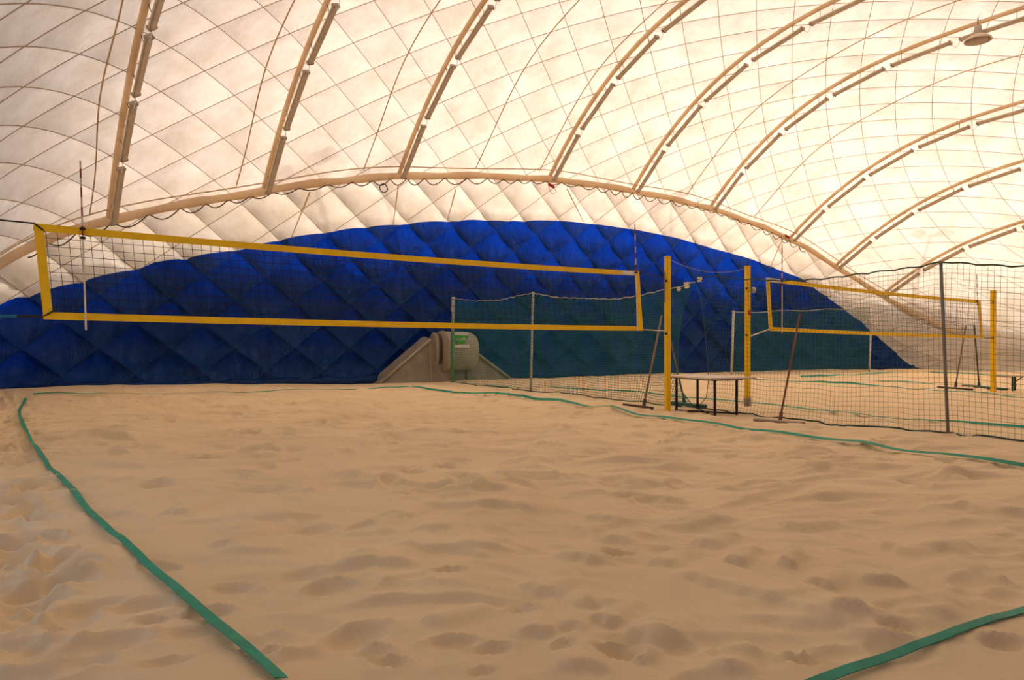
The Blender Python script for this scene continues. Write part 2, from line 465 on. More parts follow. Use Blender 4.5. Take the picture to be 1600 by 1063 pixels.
# belt along the crease of wall and roof
def belt_point(X, off=0.0, drop=0.0):
    U = U_of_X(X); S = float(np.interp(U, UG, SBELT)) + off
    p = dome(np.array([U]), np.array([S]))[0]; nn = dome_normal(np.array([U]), np.array([S]))[0]
    p = p - nn * 0.06; p[2] -= drop
    return p
XB = [x for x in np.arange(-1.5, 37.3, 0.2)]
bpts = [belt_point(x, 0.02 * math.sin(x * 2.1)) for x in XB]
belt = MB().tube(bpts, [0.115 + 0.012 * math.sin(x * 3.7) for x in XB], 10).build('trim_1', 'tan', smooth=True, origin=bpts[100])
tag(belt, 'thick tan padded belt arching between the quilted wall and roof', kind='structure')
pts = [belt_point(x, 0.34 + 0.05 * math.sin(x * 0.9)) for x in XB]
MB().tube(pts, 0.018, 5).build('piping', 'strap', belt, smooth=True, origin=pts[80])
# hem of the blue sheet on the sand
def hem_pts():
    r = []
    for x in np.arange(-1.3, 36.6, 0.25):
        U = U_of_X(x); p = dome(np.array([U]), np.array([0.0]))[0]
        r.append((p[0], p[1] - 0.02, 0.05 + 0.02 * math.sin(x * 5)))
    return r
hp = hem_pts()
tag(MB().tube(hp, [0.13 + 0.03 * math.sin(i * 1.9) * math.sin(i * 0.7) for i in range(len(hp))], 8).build('baseboard_back', 'blue', smooth=True, origin=hp[60]),
    'crumpled dark blue hem along the foot of the dome wall', kind='structure')

# ------------------------------------------------------------------ structure: sand
def axis(a, b, c, d, fine, coarse):
    l1 = np.arange(a, b, coarse); l2 = np.arange(b, c, fine)
    l3 = [c]; st = fine
    while l3[-1] < d: st = min(st * 1.06, coarse); l3.append(l3[-1] + st)
    return np.concatenate([l1, l2, l3])
def grade(parts):
    out = []
    for a, b, st in parts: out.append(np.arange(a, b - 1e-6, st))
    return np.concatenate(out)
gx = np.concatenate([grade([(-3.5, -1.4, .15), (-1.4, 5.0, .022)]), axis(5.0, 5.0, 11.0, 39, 0.04, 0.30)])
gy = np.concatenate([grade([(-4.0, 0.9, .3), (0.9, 6.0, .022)]), axis(6.0, 6.0, 14.0, 23, 0.04, 0.30)])
GX, GY = np.meshgrid(gx, gy, indexing='ij')
def left_of_court(X, Y): return sstep((-0.15 - X) / 0.5 + 0.4)
RA = math.radians(-28)                         # rake direction
RU = GX * math.cos(RA) + GY * math.sin(RA); RV = -GX * math.sin(RA) + GY * math.cos(RA)
Z = 0.05 * vnoise(GX * 0.45, GY * 0.45, 1) + 0.035 * vnoise(GX * 1.1, GY * 1.1, 2)
Z += 0.030 * vnoise(RU * 0.7, RV * 2.3, 3) + 0.020 * vnoise(RU * 1.8, RV * 4.4, 4)
outc = left_of_court(GX, GY)
Z += outc * (0.055 * vnoise(GX * 2.6, GY * 2.6, 5) + 0.025 * vnoise(GX * 5.5, GY * 5.5, 6))
Z += 0.006 * vnoise(GX * 6, GY * 6, 8)
def dent(cx, cy, a, b, ang, depth, rim=0.35):
    R_ = max(a, b) * 2.2
    i0, i1 = np.searchsorted(gx, (cx - R_, cx + R_)); j0, j1 = np.searchsorted(gy, (cy - R_, cy + R_))
    if i1 <= i0 or j1 <= j0: return
    X = GX[i0:i1, j0:j1] - cx; Y = GY[i0:i1, j0:j1] - cy
    u = (X * math.cos(ang) + Y * math.sin(ang)) / a; v = (-X * math.sin(ang) + Y * math.cos(ang)) / b
    r2 = u * u + v * v; r = np.sqrt(r2)
    Z[i0:i1, j0:j1] += -depth * np.exp(-(r2 ** 1.5)) + rim * depth * np.exp(-((r - 1.35) / 0.28) ** 2) * (0.6 + 0.8 * (v > 0))
def scarp(cx, cy, L, w, ang, h):
    R_ = max(L, 4 * w) * 1.6
    i0, i1 = np.searchsorted(gx, (cx - R_, cx + R_)); j0, j1 = np.searchsorted(gy, (cy - R_, cy + R_))
    if i1 <= i0 or j1 <= j0: return
    X = GX[i0:i1, j0:j1] - cx; Y = GY[i0:i1, j0:j1] - cy
    u = (X * math.cos(ang) + Y * math.sin(ang)) / L; v = (-X * math.sin(ang) + Y * math.cos(ang))
    v = v + 0.16 * L * u * u * math.sin(cx * 9) + 0.012 * np.sin(u * 7 + cy * 5)
    prof = np.where(v > 0, np.exp(-v / (9 * w)) * sstep(v / w), 0)
    Z[i0:i1, j0:j1] += h * prof * np.exp(-(u ** 4))
R = random.Random(5)
def near_zone(x, y): return x * ST + y * CT < 5.6
for _ in range(800):                                             # trodden strip beside the court
    cx, cy = R.uniform(-2.0, 0.2), R.uniform(1.2, 20)
    dent(cx, cy, R.uniform(.10, .18), R.uniform(.06, .10), R.uniform(0, 3.14), R.uniform(.03, .07), 0.4)
for _ in range(1500):                                             # raked court: scarps, scrapes and single prints
    cx, cy = R.uniform(0.1, 9.3), R.uniform(1.0, 19.5)
    k = R.random(); f_ = 0.45 if near_zone(cx, cy) else 1.0
    if k < 0.45: scarp(cx, cy, R.uniform(.12, .5), R.uniform(.06, .09), RA + R.gauss(0, .22), f_ * R.uniform(.014, .045))
    elif k < 0.6: dent(cx, cy, R.uniform(.2, .6), R.uniform(.06, .10), RA + R.gauss(0, .25), f_ * R.uniform(.012, .03), 0.4)
    else: dent(cx, cy, R.uniform(.09, .17), R.uniform(.06, .09), RA + R.gauss(0, .6), f_ * R.uniform(.02, .05), 0.4)
for _ in range(700):
    cx, cy = R.uniform(8.5, 36), R.uniform(0, 20)
    dent(cx, cy, R.uniform(.15, .5), R.uniform(.08, .16), R.gauss(RA, .6), R.uniform(.02, .05))
# the marks that stand out in the near sand: (x1, y1, x2, y2, height) edges and (x, y, size, depth) prints
for x1, y1, x2, y2, h_ in ((539, 944, 805, 933, .055), (622, 857, 813, 861, .045), (526, 887, 644, 887, .06), (639, 829, 713, 829, .045), (530, 831, 626, 833, .035), (661, 792, 861, 796, .045), (800, 920, 874, 935, .05), (805, 992, 870, 994, .05), (870, 985, 922, 988, .05), (896, 953, 970, 948, .04), (911, 968, 962, 979, .05), (962, 985, 1027, 1009, .05), (979, 1031, 1022, 1038, .04), (866, 1053, 953, 1053, .05), (652, 968, 683, 981, .04),
        (1050, 899, 1130, 920, .04), (1120, 918, 1225, 947, .045), (1221, 946, 1300, 980, .045), (1290, 976, 1392, 1006, .035), (1305, 970, 1364, 966, .045), (1392, 950, 1484, 970, .045), (1352, 912, 1424, 911, .06), (1249, 911, 1305, 922, .05), (1364, 839, 1412, 859, .05), (1436, 851, 1520, 863, .04), (1082, 817, 1153, 811, .045), (1209, 815, 1245, 825, .05), (1074, 845, 1118, 853, .05), (1126, 877, 1165, 883, .05), (1213, 881, 1245, 885, .05), (1555, 905, 1587, 905, .05), (1476, 747, 1520, 749, .05), (1480, 790, 1540, 806, .05), (1106, 1046, 1170, 1058, .05),
        (336, 866, 455, 866, .04), (318, 853, 368, 855, .04), (248, 805, 298, 804, .045), (377, 810, 473, 805, .04), (430, 1040, 500, 1022, .04), (905, 800, 960, 812, .05), (930, 838, 985, 846, .05), (1010, 880, 1060, 888, .045), (860, 868, 930, 880, .05), (700, 858, 760, 872, .04), (590, 800, 640, 806, .05), (760, 745, 830, 760, .05), (690, 760, 730, 768, .05)):
    a, b_ = ground(x1, y1), ground(x2, y2); c = (a + b_) / 2; L_ = np.linalg.norm(b_ - a) / 2
    dd_ = c[0] * ST + c[1] * CT
    scarp(c[0], c[1], max(L_, .05), 0.035 + 0.006 * dd_, math.atan2(b_[1] - a[1], b_[0] - a[0]), h_ * (0.55 + 0.10 * dd_))
for x, y, sz, dp in ((557, 992, .13, .05), (578, 1014, .08, .04), (607, 1031, .06, .04), (709, 998, .09, .045), (770, 1007, .07, .04), (966, 1016, .08, .05), (517, 920, .10, .05), (700, 896, .08, .05), (966, 863, .09, .055), (752, 1046, .05, .03), (820, 948, .06, .04), (1402, 978, .08, .05), (1257, 1024, .06, .05), (1165, 1022, .12, .04), (1309, 1014, .09, .03), (1571, 994, .09, .05), (250, 882, .11, .05), (364, 916, .10, .045), (223, 941, .12, .05), (234, 964, .06, .04), (168, 1005, .14, .06), (68, 971, .08, .05), (9, 950, .12, .06), (291, 985, .11, .04), (136, 1034, .09, .04), (257, 1037, .08, .04), (100, 898, .14, .05), (125, 880, .09, .05), (414, 1019, .07, .04), (327, 953, .09, .05), (30, 860, .16, .06), (60, 830, .12, .05), (30, 880, .14, .05), (150, 940, .10, .05), (20, 1010, .10, .05), (565, 818, .10, .05), (880, 1010, .05, .03)):
    p = ground(x, y); dent(p[0], p[1], sz, sz * .6, RA + R.gauss(0, .3), dp * .72, 0.4)
Z += 0.17 * sstep((GY - 18.0) / 2.6) * sstep((9 - GX) / 9)       # sand drifted up against the wall
Z -= 0.02
def sand_z(x, y):
    i = int(np.clip(np.searchsorted(gx, x) - 1, 0, len(gx) - 2)); j = int(np.clip(np.searchsorted(gy, y) - 1, 0, len(gy) - 2))
    fx = (x - gx[i]) / (gx[i + 1] - gx[i]); fy = (y - gy[j]) / (gy[j + 1] - gy[j])
    return float((Z[i, j] * (1 - fx) + Z[i + 1, j] * fx) * (1 - fy) + (Z[i, j + 1] * (1 - fx) + Z[i + 1, j + 1] * fx) * fy)
nx, ny = len(gx), len(gy)
me = bpy.data.meshes.new('floor')
co = np.stack([GX, GY, Z], -1).reshape(-1, 3)
ii, jj = np.meshgrid(np.arange(nx - 1), np.arange(ny - 1), indexing='ij')
a = (ii * ny + jj).ravel(); q = np.stack([a, a + ny, a + ny + 1, a + 1], 1)
me.vertices.add(len(co)); me.vertices.foreach_set('co', co.ravel())
me.loops.add(q.size); me.loops.foreach_set('vertex_index', q.ravel())
me.polygons.add(len(q)); me.polygons.foreach_set('loop_start', np.arange(0, q.size, 4)); me.polygons.foreach_set('loop_total', np.full(len(q), 4))
me.polygons.foreach_set('use_smooth', np.ones(len(q), bool))
me.update(calc_edges=True); me.materials.append(M['sand'])
floor = bpy.data.objects.new('floor', me); col.objects.link(floor)
tag(floor, 'pale brown raked beach sand floor with footprints', kind='structure')

# outside: ground and the tall hedge that shades the foot of the sheet
tag(MB().add([(-120, -120, -.25), (160, -120, -.25), (160, 160, -.25), (-120, 160, -.25)], [(0, 1, 2, 3)]).build('ground', 'ground'),
    'grassy ground outside the dome', kind='structure')

def hedge(path, h, w, label, seed):
    vs, fs = [], []; rr = np.random.default_rng(seed); P = []
    for a, b_ in zip(path[:-1], path[1:]):
        a, b_ = np.array(a, float), np.array(b_, float); k = max(2, int(np.linalg.norm(b_ - a) / 0.5))
        for t in np.arange(k) / k: P.append(a + (b_ - a) * t)
    P.append(np.array(path[-1], float)); P = np.array(P); nh = 12
    sect = [(-.5, 0), (-.55, .25), (-.6, .5), (-.5, .75), (-.38, .92), (-.15, 1), (.15, 1), (.38, .92), (.5, .75), (.6, .5), (.55, .25), (.5, 0)]
    for i, p in enumerate(P):
        t = P[min(i + 1, len(P) - 1)] - P[max(i - 1, 0)]; t /= np.linalg.norm(t); nn = np.array([-t[1], t[0]])
        hh = np.interp(i / (len(P) - 1), h[0], h[1]) * (1 + 0.05 * math.sin(i * .35) + rr.normal(0, .03))
        for u, v in sect:
            q = p + nn * (u * w + rr.normal(0, .06)); vs.append((q[0], q[1], -.25 + hh * v))
    for i in range(len(P) - 1):
        for j in range(nh - 1): fs.append((i * nh + j, (i + 1) * nh + j, (i + 1) * nh + j + 1, i * nh + j + 1))
    fs += [tuple(range(nh)), tuple((len(P) - 1) * nh + j for j in reversed(range(nh)))]
    o = MB().add(vs, fs).build('wall_hedge', 'leaf', smooth=True, origin=(P[len(P) // 2][0], P[len(P) // 2][1], 0))
    return tag(o, label, kind='structure')
hedge([(-14, 24.6), (30, 24.6), (36.5, 23.2), (40.3, 18.5), (40.6, -4)], ([0, .5, .62, .75, 1], [7.3, 7.3, 7.5, 5.2, 3.0]), 1.5, 'tall dark hedge outside, shading the foot of the dome wall', 3)
def mast(px, py, dist, label, turn=0.0):
    u_, s_ = hit(px, py); P = Vector(dome(np.array([u_]), np.array([s_]))[0]); H = P + SUN_DIR * dist
    o = empty('floodlight_mast', (H.x, H.y, -.25), label, 'mast', 'floodlight masts outside the dome')
    MB().tube([(H.x, H.y, -.3), (H.x, H.y, H.z * .5), (H.x, H.y, H.z - .2)], [.11, .09, .06], 10).build('mast_pole', 'metal', o, smooth=True, origin=(H.x, H.y, 0))
    side = SUN_DIR.cross(Vector((0, 0, 1))).normalized(); up = side.cross(SUN_DIR).normalized(); Rm = Matrix((side, SUN_DIR, up)).transposed()
    MB().box(H - Vector((0, 0, .2)), (1.6, .06, .06), R=Rm).build('cross_arm', 'metal', o, origin=H)
    for e in (-1, 1):
        c_ = H + side * e * .52 + Vector((0, 0, .12 * e * turn))
        MB().box(c_, (.62, .22, .5), R=Rm @ Matrix.Rotation(.35 * turn, 3, 'Y'), bevel=.03).build('floodlight', 'metal', o, origin=c_)
mast(472, 262, 9.0, 'twin floodlight mast outside, its shadow left of the third roof rib', 0.1)
mast(592, 262, 9.3, 'twin floodlight mast outside, its shadow beside the third roof rib', 0.3)
mast(1050, 312, 9.0, 'twin floodlight mast outside, its shadow under the belt below the fifth rib', 0.2)
mast(1456, 366, 7.0, 'twin floodlight mast outside, its shadow between the two rightmost ribs', 0.9)

ORD = ['first', 'second', 'third', 'fourth', 'fifth', 'sixth', 'seventh', 'eighth', 'ninth']
# ------------------------------------------------------------------ roof ribs and tube lamps
RIBS = [1.9, 5.75, 9.9, 15.75, 19.8, 24.2, 29.4, 32.4, 34.9]
def rib_point(X, s, inn=0.05):
    U = U_of_X(X); S = float(np.interp(U, UG, SBELT)) + s
    p = dome(np.array([U]), np.array([S]))[0]; nn = dome_normal(np.array([U]), np.array([S]))[0]
    return p - nn * inn, nn
ANCH = ['', '', '', '', '', '', '', '', '']
for k, X in enumerate(RIBS):
    U = U_of_X(X); roof_len = float(np.interp(U, UG, SLEN) - 2 * np.interp(U, UG, SBELT))
    ss = np.arange(0.05, roof_len - 0.05, 0.3)
    pts = [rib_point(X, s, 0.04)[0] for s in ss]
    MB().tube(pts, 0.07, 8, flat=1.0).build('rib', 'tan', ceiling, smooth=True, origin=pts[0])
    s = 0.22; nth = 0
    L, GAP = 1.9, 0.27
    while s + L < roof_len * 0.62:
        a, na = rib_point(X, s, 0.10); b_, nb = rib_point(X, s + L, 0.10)
        off = -na * 0.15 + np.array([0, 0, -0.12])
        A = Vector(a + off); B = Vector(b_ + off)
        x, y, d = project(np.array([A, B]))
        vis = (d > 1).all() and x.min() < 1640 and x.max() > -20 and y.max() > -20
        if vis:
            mid = (A + B) / 2; dr = (B - A).normalized(); side = dr.cross(Vector(na)).normalized(); up = side.cross(dr).normalized()
            Rm = Matrix((dr, side, up)).transposed()
            lamp = empty('tube_lamp', mid, f'grey tube lamp, {ORD[nth]} up from the belt on the {ORD[k]} roof rib from the left', 'lamp', 'tube lamps under the roof ribs')
            MB().box(mid, ((B - A).length, 0.17, 0.10), R=Rm, bevel=0.035).build('housing', 'grey', lamp, origin=mid)
            for e, sg in ((A, -1), (B, 1)):
                MB().box(e - dr * sg * 0.03, (0.07, 0.182, 0.112), R=Rm, bevel=0.015).build('end_cap', 'grey_dark', lamp, origin=e)
            MB().box(mid + up * (0.05 if up.dot(Vector(na)) > 0 else -0.05), ((B - A).length * 0.9, 0.05, 0.03), R=Rm).build('mounting_rail', 'grey_dark', lamp, origin=mid)
            for tt in (0.18, 0.82):
                h0 = A + (B - A) * tt; h1 = Vector(rib_point(X, s + L * tt, 0.06)[0])
                MB().tube([h0, (h0 + h1) / 2 + side * 0.01, h1], 0.007, 5).build('hook', 'black', lamp, origin=h0)
            c0 = B; c1 = Vector(rib_point(X, s + L + GAP, 0.10)[0] + off)
            loop = [c0, c0 + (c1 - c0) * 0.1 + Vector((0, 0, -.10)), (c0 + c1) / 2 + Vector((0, 0, -.20)), c0 + (c1 - c0) * 0.85 + Vector((0, 0, -.12)), c0 + (c1 - c0) * 0.9]
            MB().tube(loop, 0.008, 5).build('cable_loop', 'cord_white', lamp, smooth=True, origin=c0)
            nth += 1
        s += L + GAP
# thin straps midway between the ribs
for X in (1.45, 4.95, 8.65, 12.6, 15.2, 22.6, 26.8):
    U = U_of_X(X); roof_len = float(np.interp(U, UG, SLEN) - 2 * np.interp(U, UG, SBELT))
    pts = [rib_point(X + 0.05 * math.sin(s * 1.1), s, 0.02)[0] for s in np.arange(0.3, roof_len * 0.75, 0.3)]
    MB().tube(pts, 0.017, 5).build('strap', 'strap', ceiling, smooth=True, origin=pts[0])
for (x1, y1, x2, y2) in ((712, 296, 699, 344), (622, 290, 614, 351), (1222, 374, 1204, 418), (484, 300, 455, 372), (885, 296, 912, 346)):
    q = [np.array([a_ + (b2 - a_) * t for a_, b2 in zip(hit(x1, y1), hit(x2, y2))]) for t in np.linspace(0, 1, 7)]
    pts = [dome(np.array([u_]), np.array([s_]))[0] - dome_normal(np.array([u_]), np.array([s_]))[0] * 0.03 for u_, s_ in q]
    MB().tube(pts, [.02, .025, .025, .02, .018, .015, .012], 6).build('strap', 'tan', ceiling, smooth=True, origin=pts[0])
# wavy power cable under the belt
pts = []
for i, x in enumerate(np.arange(0.2, 30.5, 0.07)):
    ph = x * 2 * math.pi / (1.0 + 0.25 * math.sin(x * 0.8))
    p = belt_point(x, -0.10 - (0.17 + 0.06 * math.sin(x * .7)) * abs(math.sin(x * 4.6 + 0.7 * math.sin(x * 1.3))), 0.0); p[1] -= 0.10
    pts.append(p)
pc = MB().tube(pts, 0.017, 5).build('power_cable', 'cord_dark', smooth=True, origin=pts[200])
tag(pc, 'dark wavy power cable tied along the underside of the tan belt', 'cable')
uc_, sc2 = hit(595, 296); c = Vector(dome(np.array([uc_]), np.array([sc2]))[0]) + Vector((0, -0.22, 0))
ring = [c + Vector((0.13 * math.cos(t), 0.02 * math.sin(3 * t), 0.13 * math.sin(t))) for t in np.linspace(0, 4 * math.pi, 40)]
tag(MB().tube(ring, 0.016, 6).build('cable_coil', 'cord_dark', smooth=True, origin=c), 'small coil of dark cable hanging below the tan belt', 'cable coil')
for (px, py, nm) in ((858, 292, 'below the fourth roof rib'), (1226, 371, 'at the right part of the arch')):
    u_, s_ = hit(px, py); c = Vector(dome(np.array([u_]), np.array([s_]))[0]) + Vector((-.05, -0.2, 0))
    o = empty('cable_connector', c, f'red cable connector hanging from the tan belt {nm}', 'connector')
    Rm = Matrix.Rotation(math.radians(20), 3, 'Y')
    MB().box(c, (0.30, 0.10, 0.10), R=Rm, bevel=0.03).build('connector_body', 'red', o, origin=c)
    MB().tube([c + Vector((.14, 0, -.05)), c + Vector((.22, 0, -.2)), c + Vector((.05, 0, -.3)), c + Vector((-.1, 0, -.15)), c + Vector((-.14, 0, .05))], 0.009, 5).build('cord', 'cord_dark', o, smooth=True, origin=c)

# pendant lamp on the sixth rib
pl = None
dd = ray(1528, 58); t_ = 24.0 / dd[0]; c = Vector((dd[0] * t_, dd[1] * t_, CAM_H + dd[2] * t_))
pl = empty('pendant_lamp', c, 'grey bell shaped pendant floodlight hanging from the sixth roof rib', 'lamp')
def lathe_part(name, prof, mat, ctr=c):
    MB().lathe(ctr, prof, 28).build(name, mat, pl, smooth=True, origin=ctr)
lathe_part('lamp_neck', [(0.05, 0.36), (0.09, 0.34), (0.11, 0.22), (0.14, 0.10), (0.15, 0.06)], 'grey_dark')
lathe_part('shade', [(0.15, 0.07), (0.24, 0.03), (0.33, -0.03), (0.37, -0.09), (0.37, -0.12), (0.35, -0.12), (0.31, -0.05), (0.14, 0.02)], 'grey')
lathe_part('lamp_glass', [(0.30, -0.08), (0.24, -0.13), (0.12, -0.16), (0.02, -0.165)], 'grey_dark')
MB().tube([c + Vector((0, 0, .35)), c + Vector((0, 0, .6)), c + Vector((0, 0, 0.95))], 0.012, 5).build('chain', 'black', pl, origin=c)

# ------------------------------------------------------------------ court tapes
def tape(pix, name_label, group=None, width=0.05, lift=0.020, tilt=0.0):
    P = [ground(*p) for p in pix]
    pts = []
    for a, b_ in zip(P[:-1], P[1:]):
        L = np.linalg.norm(b_ - a); k = max(2, int(L / 0.12))
        for t in np.arange(k) / k: pts.append(a + (b_ - a) * t)
    pts.append(P[-1])
    pts = np.array(pts)
    if len(pts) > 9:
        for _ in range(3):
            pts[1:-1] = (pts[:-2] + pts[1:-1] * 2 + pts[2:]) / 4
    wob = random.uniform(0, 9)
    mb = MB(); rows = []
    zz = np.array([max(sand_z(p[0] + a * width * .5, p[1] + b * width * .5) for a in (-1, 0, 1) for b in (-1, 0, 1)) for p in pts])
    zm = np.array([zz[max(0, i - 1):i + 2].max() for i in range(len(zz))])
    for _ in range(4): zm[1:-1] = np.maximum(zm[1:-1] * 0.9, (zm[:-2] + zm[1:-1] * 2 + zm[2:]) / 4)
    zm = np.maximum(zm, zz)
    for i, p in enumerate(pts):
        t = pts[min(i + 1, len(pts) - 1)] - pts[max(i - 1, 0)]; t[2] = 0; t /= max(np.linalg.norm(t), 1e-6)
        s = np.array([-t[1], t[0], 0])
        tw = 0.5 * math.sin(i * 0.21 + wob) + 0.5 * math.sin(i * 0.083 + wob * 2)
        w = width / 2 * (1 - 0.25 * abs(math.sin(i * 0.13 + wob)))
        sink = 0.022 * max(0, math.sin(i * 0.031 + wob * 1.7) - 0.93) / 0.07
        z0 = zm[i] + lift - sink
        tl_ = tilt * (0.55 + 0.30 * math.sin(i * 0.17 + wob) + 0.25 * math.sin(i * 0.061 + 2 * wob)); hz = w * math.sin(tl_); wc = w * math.cos(tl_)
        far = 1 if s[0] * ST + s[1] * CT > 0 else -1
        a = p + s * wc; b_ = p - s * wc; z0 += hz
        ea, eb = far * hz + 0.006 * tw, -far * hz - 0.006 * tw
        rows.append(((a[0], a[1], z0 + ea), (b_[0], b_[1], z0 + eb), (b_[0], b_[1], z0 + eb - 0.004), (a[0], a[1], z0 + ea - 0.004)))
    vs = [v for r in rows for v in r]
    fs = [(4 * i + j, 4 * i + (j + 1) % 4, 4 * i + 4 + (j + 1) % 4, 4 * i + 4 + j) for i in range(len(rows) - 1) for j in range(4)]
    fs += [(3, 2, 1, 0), tuple(4 * (len(rows) - 1) + j for j in range(4))]
    o = mb.add(vs, fs).build('court_tape', 'tape', origin=tuple(pts[len(pts) // 2]))
    return tag(o, name_label, 'court tape', group or 'green court lines on the sand')
tape([(40, 625), (31, 640), (30, 652), (38, 672), (52, 697), (70, 722), (95, 752), (122, 781), (148, 808), (180, 838), (215, 872), (250, 903), (290, 938), (330, 972), (365, 1003), (400, 1037), (440, 1078)], 'long green tape curving along the left side of the near court')
tape([(52, 623), (200, 620), (340, 616), (480, 612), (560, 610), (640, 608)], 'thin green tape across the sand in front of the blue wall', width=0.045, tilt=0.5)
tape([(642, 608), (700, 613), (780, 622), (860, 632), (940, 644), (1010, 653), (1070, 660), (1130, 668), (1200, 677), (1300, 690), (1400, 704), (1500, 719), (1620, 736)], 'green tape along the right side of the near court, before table and rake', width=0.065, tilt=0.85)
tape([(1230, 1086), (1290, 1060), (1400, 1019), (1500, 981), (1600, 946), (1660, 926)], 'green tape across the bottom right corner, nearest end line', width=0.045)
tape([(738, 599), (800, 607), (850, 604), (900, 608), (960, 612), (1080, 621), (1129, 626), (1278, 641), (1392, 653), (1490, 661), (1565, 667), (1640, 674)], 'green tape just behind the divider net, left side of the second court', width=0.05, tilt=0.7)
tape([(1177, 595), (1240, 598), (1335, 601), (1396, 606), (1500, 613), (1620, 623)], 'green tape on the sand beneath the far yellow net', width=0.06, tilt=0.7)
tape([(1251, 589), (1304, 587), (1416, 582.5)], 'short green tape close to the foot of the blue wall, far right court', width=0.10, tilt=0.7)
tape([(1335, 593), (1400, 596.5), (1457, 600), (1540, 606)], 'green tape running to the foot of the two far rakes', width=0.07, tilt=0.6)
tape([(1453, 583), (1528, 585.5), (1620, 588)], 'green tape farthest right near the white dome wall', width=0.07, tilt=0.6)

# ------------------------------------------------------------------ volleyball posts and nets
def post(px, py, top_py, label, w=0.09, base=None):
    p = ground(px, py) if base is None else np.array([*base, 0.0]); d = p[0] * ST + p[1] * CT
    ztop = CAM_H + (HORIZON - top_py) * d / F_PX
    gz = sand_z(p[0], p[1])
    o = empty('volleyball_post', (p[0], p[1], gz), label, 'post', 'yellow volleyball posts')
    MB().box((p[0], p[1], (ztop - 0.25) / 2), (w, w, ztop + 0.25), bevel=0.012).build('post_shaft', 'yellow_paint', o, origin=(p[0], p[1], gz))
    MB().box((p[0], p[1], ztop + 0.006), (w * 1.04, w * 1.04, 0.02), bevel=0.004).build('post_cap', 'yellow', o, origin=(p[0], p[1], ztop))
    for z in (2.25, 1.35): MB().tube([(p[0] - .075, p[1] - .03, z), (p[0] - .04, p[1] - .02, z)], 0.02, 8).build('eye_bolt', 'black_metal', o, origin=(p[0], p[1], z))
    return o, p, ztop
o1, P1, Z1 = post(1043, 645, 402, 'yellow post beside the table, right end of the near net')
o2, P2, Z2 = post(1168, 633, 417, 'yellow post behind the table, left end of the far net')
o3, P3, Z3 = post(1552, 611, 455, 'yellow post at the right edge, by the dark legged bench', w=0.11)
o4, P4, Z4 = post(0, 0, 300, 'yellow post at the left end of the near net', base=(-0.95, 9.0))
# winch bar on first post, plate and foot on second
MB().tube([(P1[0] - .10, P1[1] - .03, 2.40), (P1[0] - .10, P1[1] - .03, 1.88)], 0.016, 6).build('winch_bar', 'wood', o1, origin=(P1[0], P1[1], 2.1))
MB().box((P2[0], P2[1], 0.06), (0.115, 0.115, 0.20), bevel=0.02).build('post_foot', 'board', o2, origin=(P2[0], P2[1], 0.06))
MB().tube([(P2[0] + .06, P2[1] - .05, 2.22), (P2[0] + .12, P2[1] - .08, 2.22)], 0.055, 12).build('pulley', 'metal', o2, origin=(P2[0] + .1, P2[1] - .05, 2.22))
MB().box((P2[0] - .01, P2[1] - .05, 1.78), (0.05, 0.02, 0.09)).build('sticker', 'red', o2, origin=(P2[0], P2[1], 1.78))

def net(name_label, TLp, TRp, BLp, BRp, line, tags, bands=0.075):
    TL, TR, BL, BR = [on_line(*p, *line) for p in (TLp, TRp, BLp, BRp)]
    o = empty('volleyball_net', (TL + TR + BL + BR) / 4, name_label, 'volleyball net', 'yellow edged volleyball nets')
    dr = (TR - TL); dr[2] = 0; L = np.linalg.norm(dr); dr /= L; nrm = np.array([-dr[1], dr[0], 0.0])
    def pt(u, v):
        a = TL + (TR - TL) * u; b_ = BL + (BR - BL) * u
        p = b_ + (a - b_) * v
        p[2] -= 0.035 * 4 * u * (1 - u) * (0.5 + 0.5 * v)
        return p
    def band(name, fn, n_, mat='yellow'):
        rows = []
        for i in range(n_ + 1):
            t = i / n_; a, b_ = fn(t); bul = nrm * (0.010 + 0.003 * math.sin(i * 1.3))
            rows += [a - bul, b_ - bul, b_ + bul, a + bul]
        fs = [(4 * i + j, 4 * i + (j + 1) % 4, 4 * i + 4 + (j + 1) % 4, 4 * i + 4 + j) for i in range(n_) for j in range(4)]
        fs += [(3, 2, 1, 0), tuple(4 * n_ + j for j in range(4))]
        MB().add(rows, fs).build(name, mat, o, origin=o.location)
    w = bands; dn = np.array([0, 0, -1.0])
    band('top_band', lambda t: (pt(t, 1), pt(t, 1) + dn * w), 40)
    band('bottom_band', lambda t: (pt(t, 0) - dn * w, pt(t, 0)), 40)
    band('side_band', lambda t: (pt(0, t), pt(w * 1.15 / L, t)), 8)
    band('side_band', lambda t: (pt(1 - w * 1.15 / L, t), pt(1, t)), 8)
    if tags: band('printed_strip', lambda t: (pt(tags[0] + (tags[1] - tags[0]) * t, 1) - nrm * .012 - dn * -0.006, pt(tags[0] + (tags[1] - tags[0]) * t, 1) + dn * (w - .006) - nrm * .012), 2, 'badge_white')
    mb = MB(); k = int(L / 0.10)
    for i in range(1, k):
        u = i / k; mb.tube([pt(u, 0.05), pt(u, 0.5) + nrm * 0.01, pt(u, 0.95)], 0.0028, 4, caps=False)
    for j in range(1, 10):
        v = 0.05 + 0.9 * j / 10; mb.tube([pt(u, v) for u in np.linspace(0.01, 0.99, 24)], 0.0028, 4, caps=False)
    tag(mb.build('mesh', 'net', o, origin=o.location), kind='stuff')
    return o, pt, L
LN1 = ((0, 9.0), (9, 8.97))
net1, pt1, L1 = net('large near volleyball net with yellow bands across the blue wall', (52, 349), (998, 424), (68, 499), (1004, 517), LN1, (0.955, 0.988))
LN2 = (tuple(P2[:2]), tuple(P3[:2]))
net2, pt2, L2 = net('smaller far volleyball net with yellow bands seen through the divider net', (1197, 434), (1531, 469), (1202, 517), (1536, 529), LN2, (0.0, 0.06))
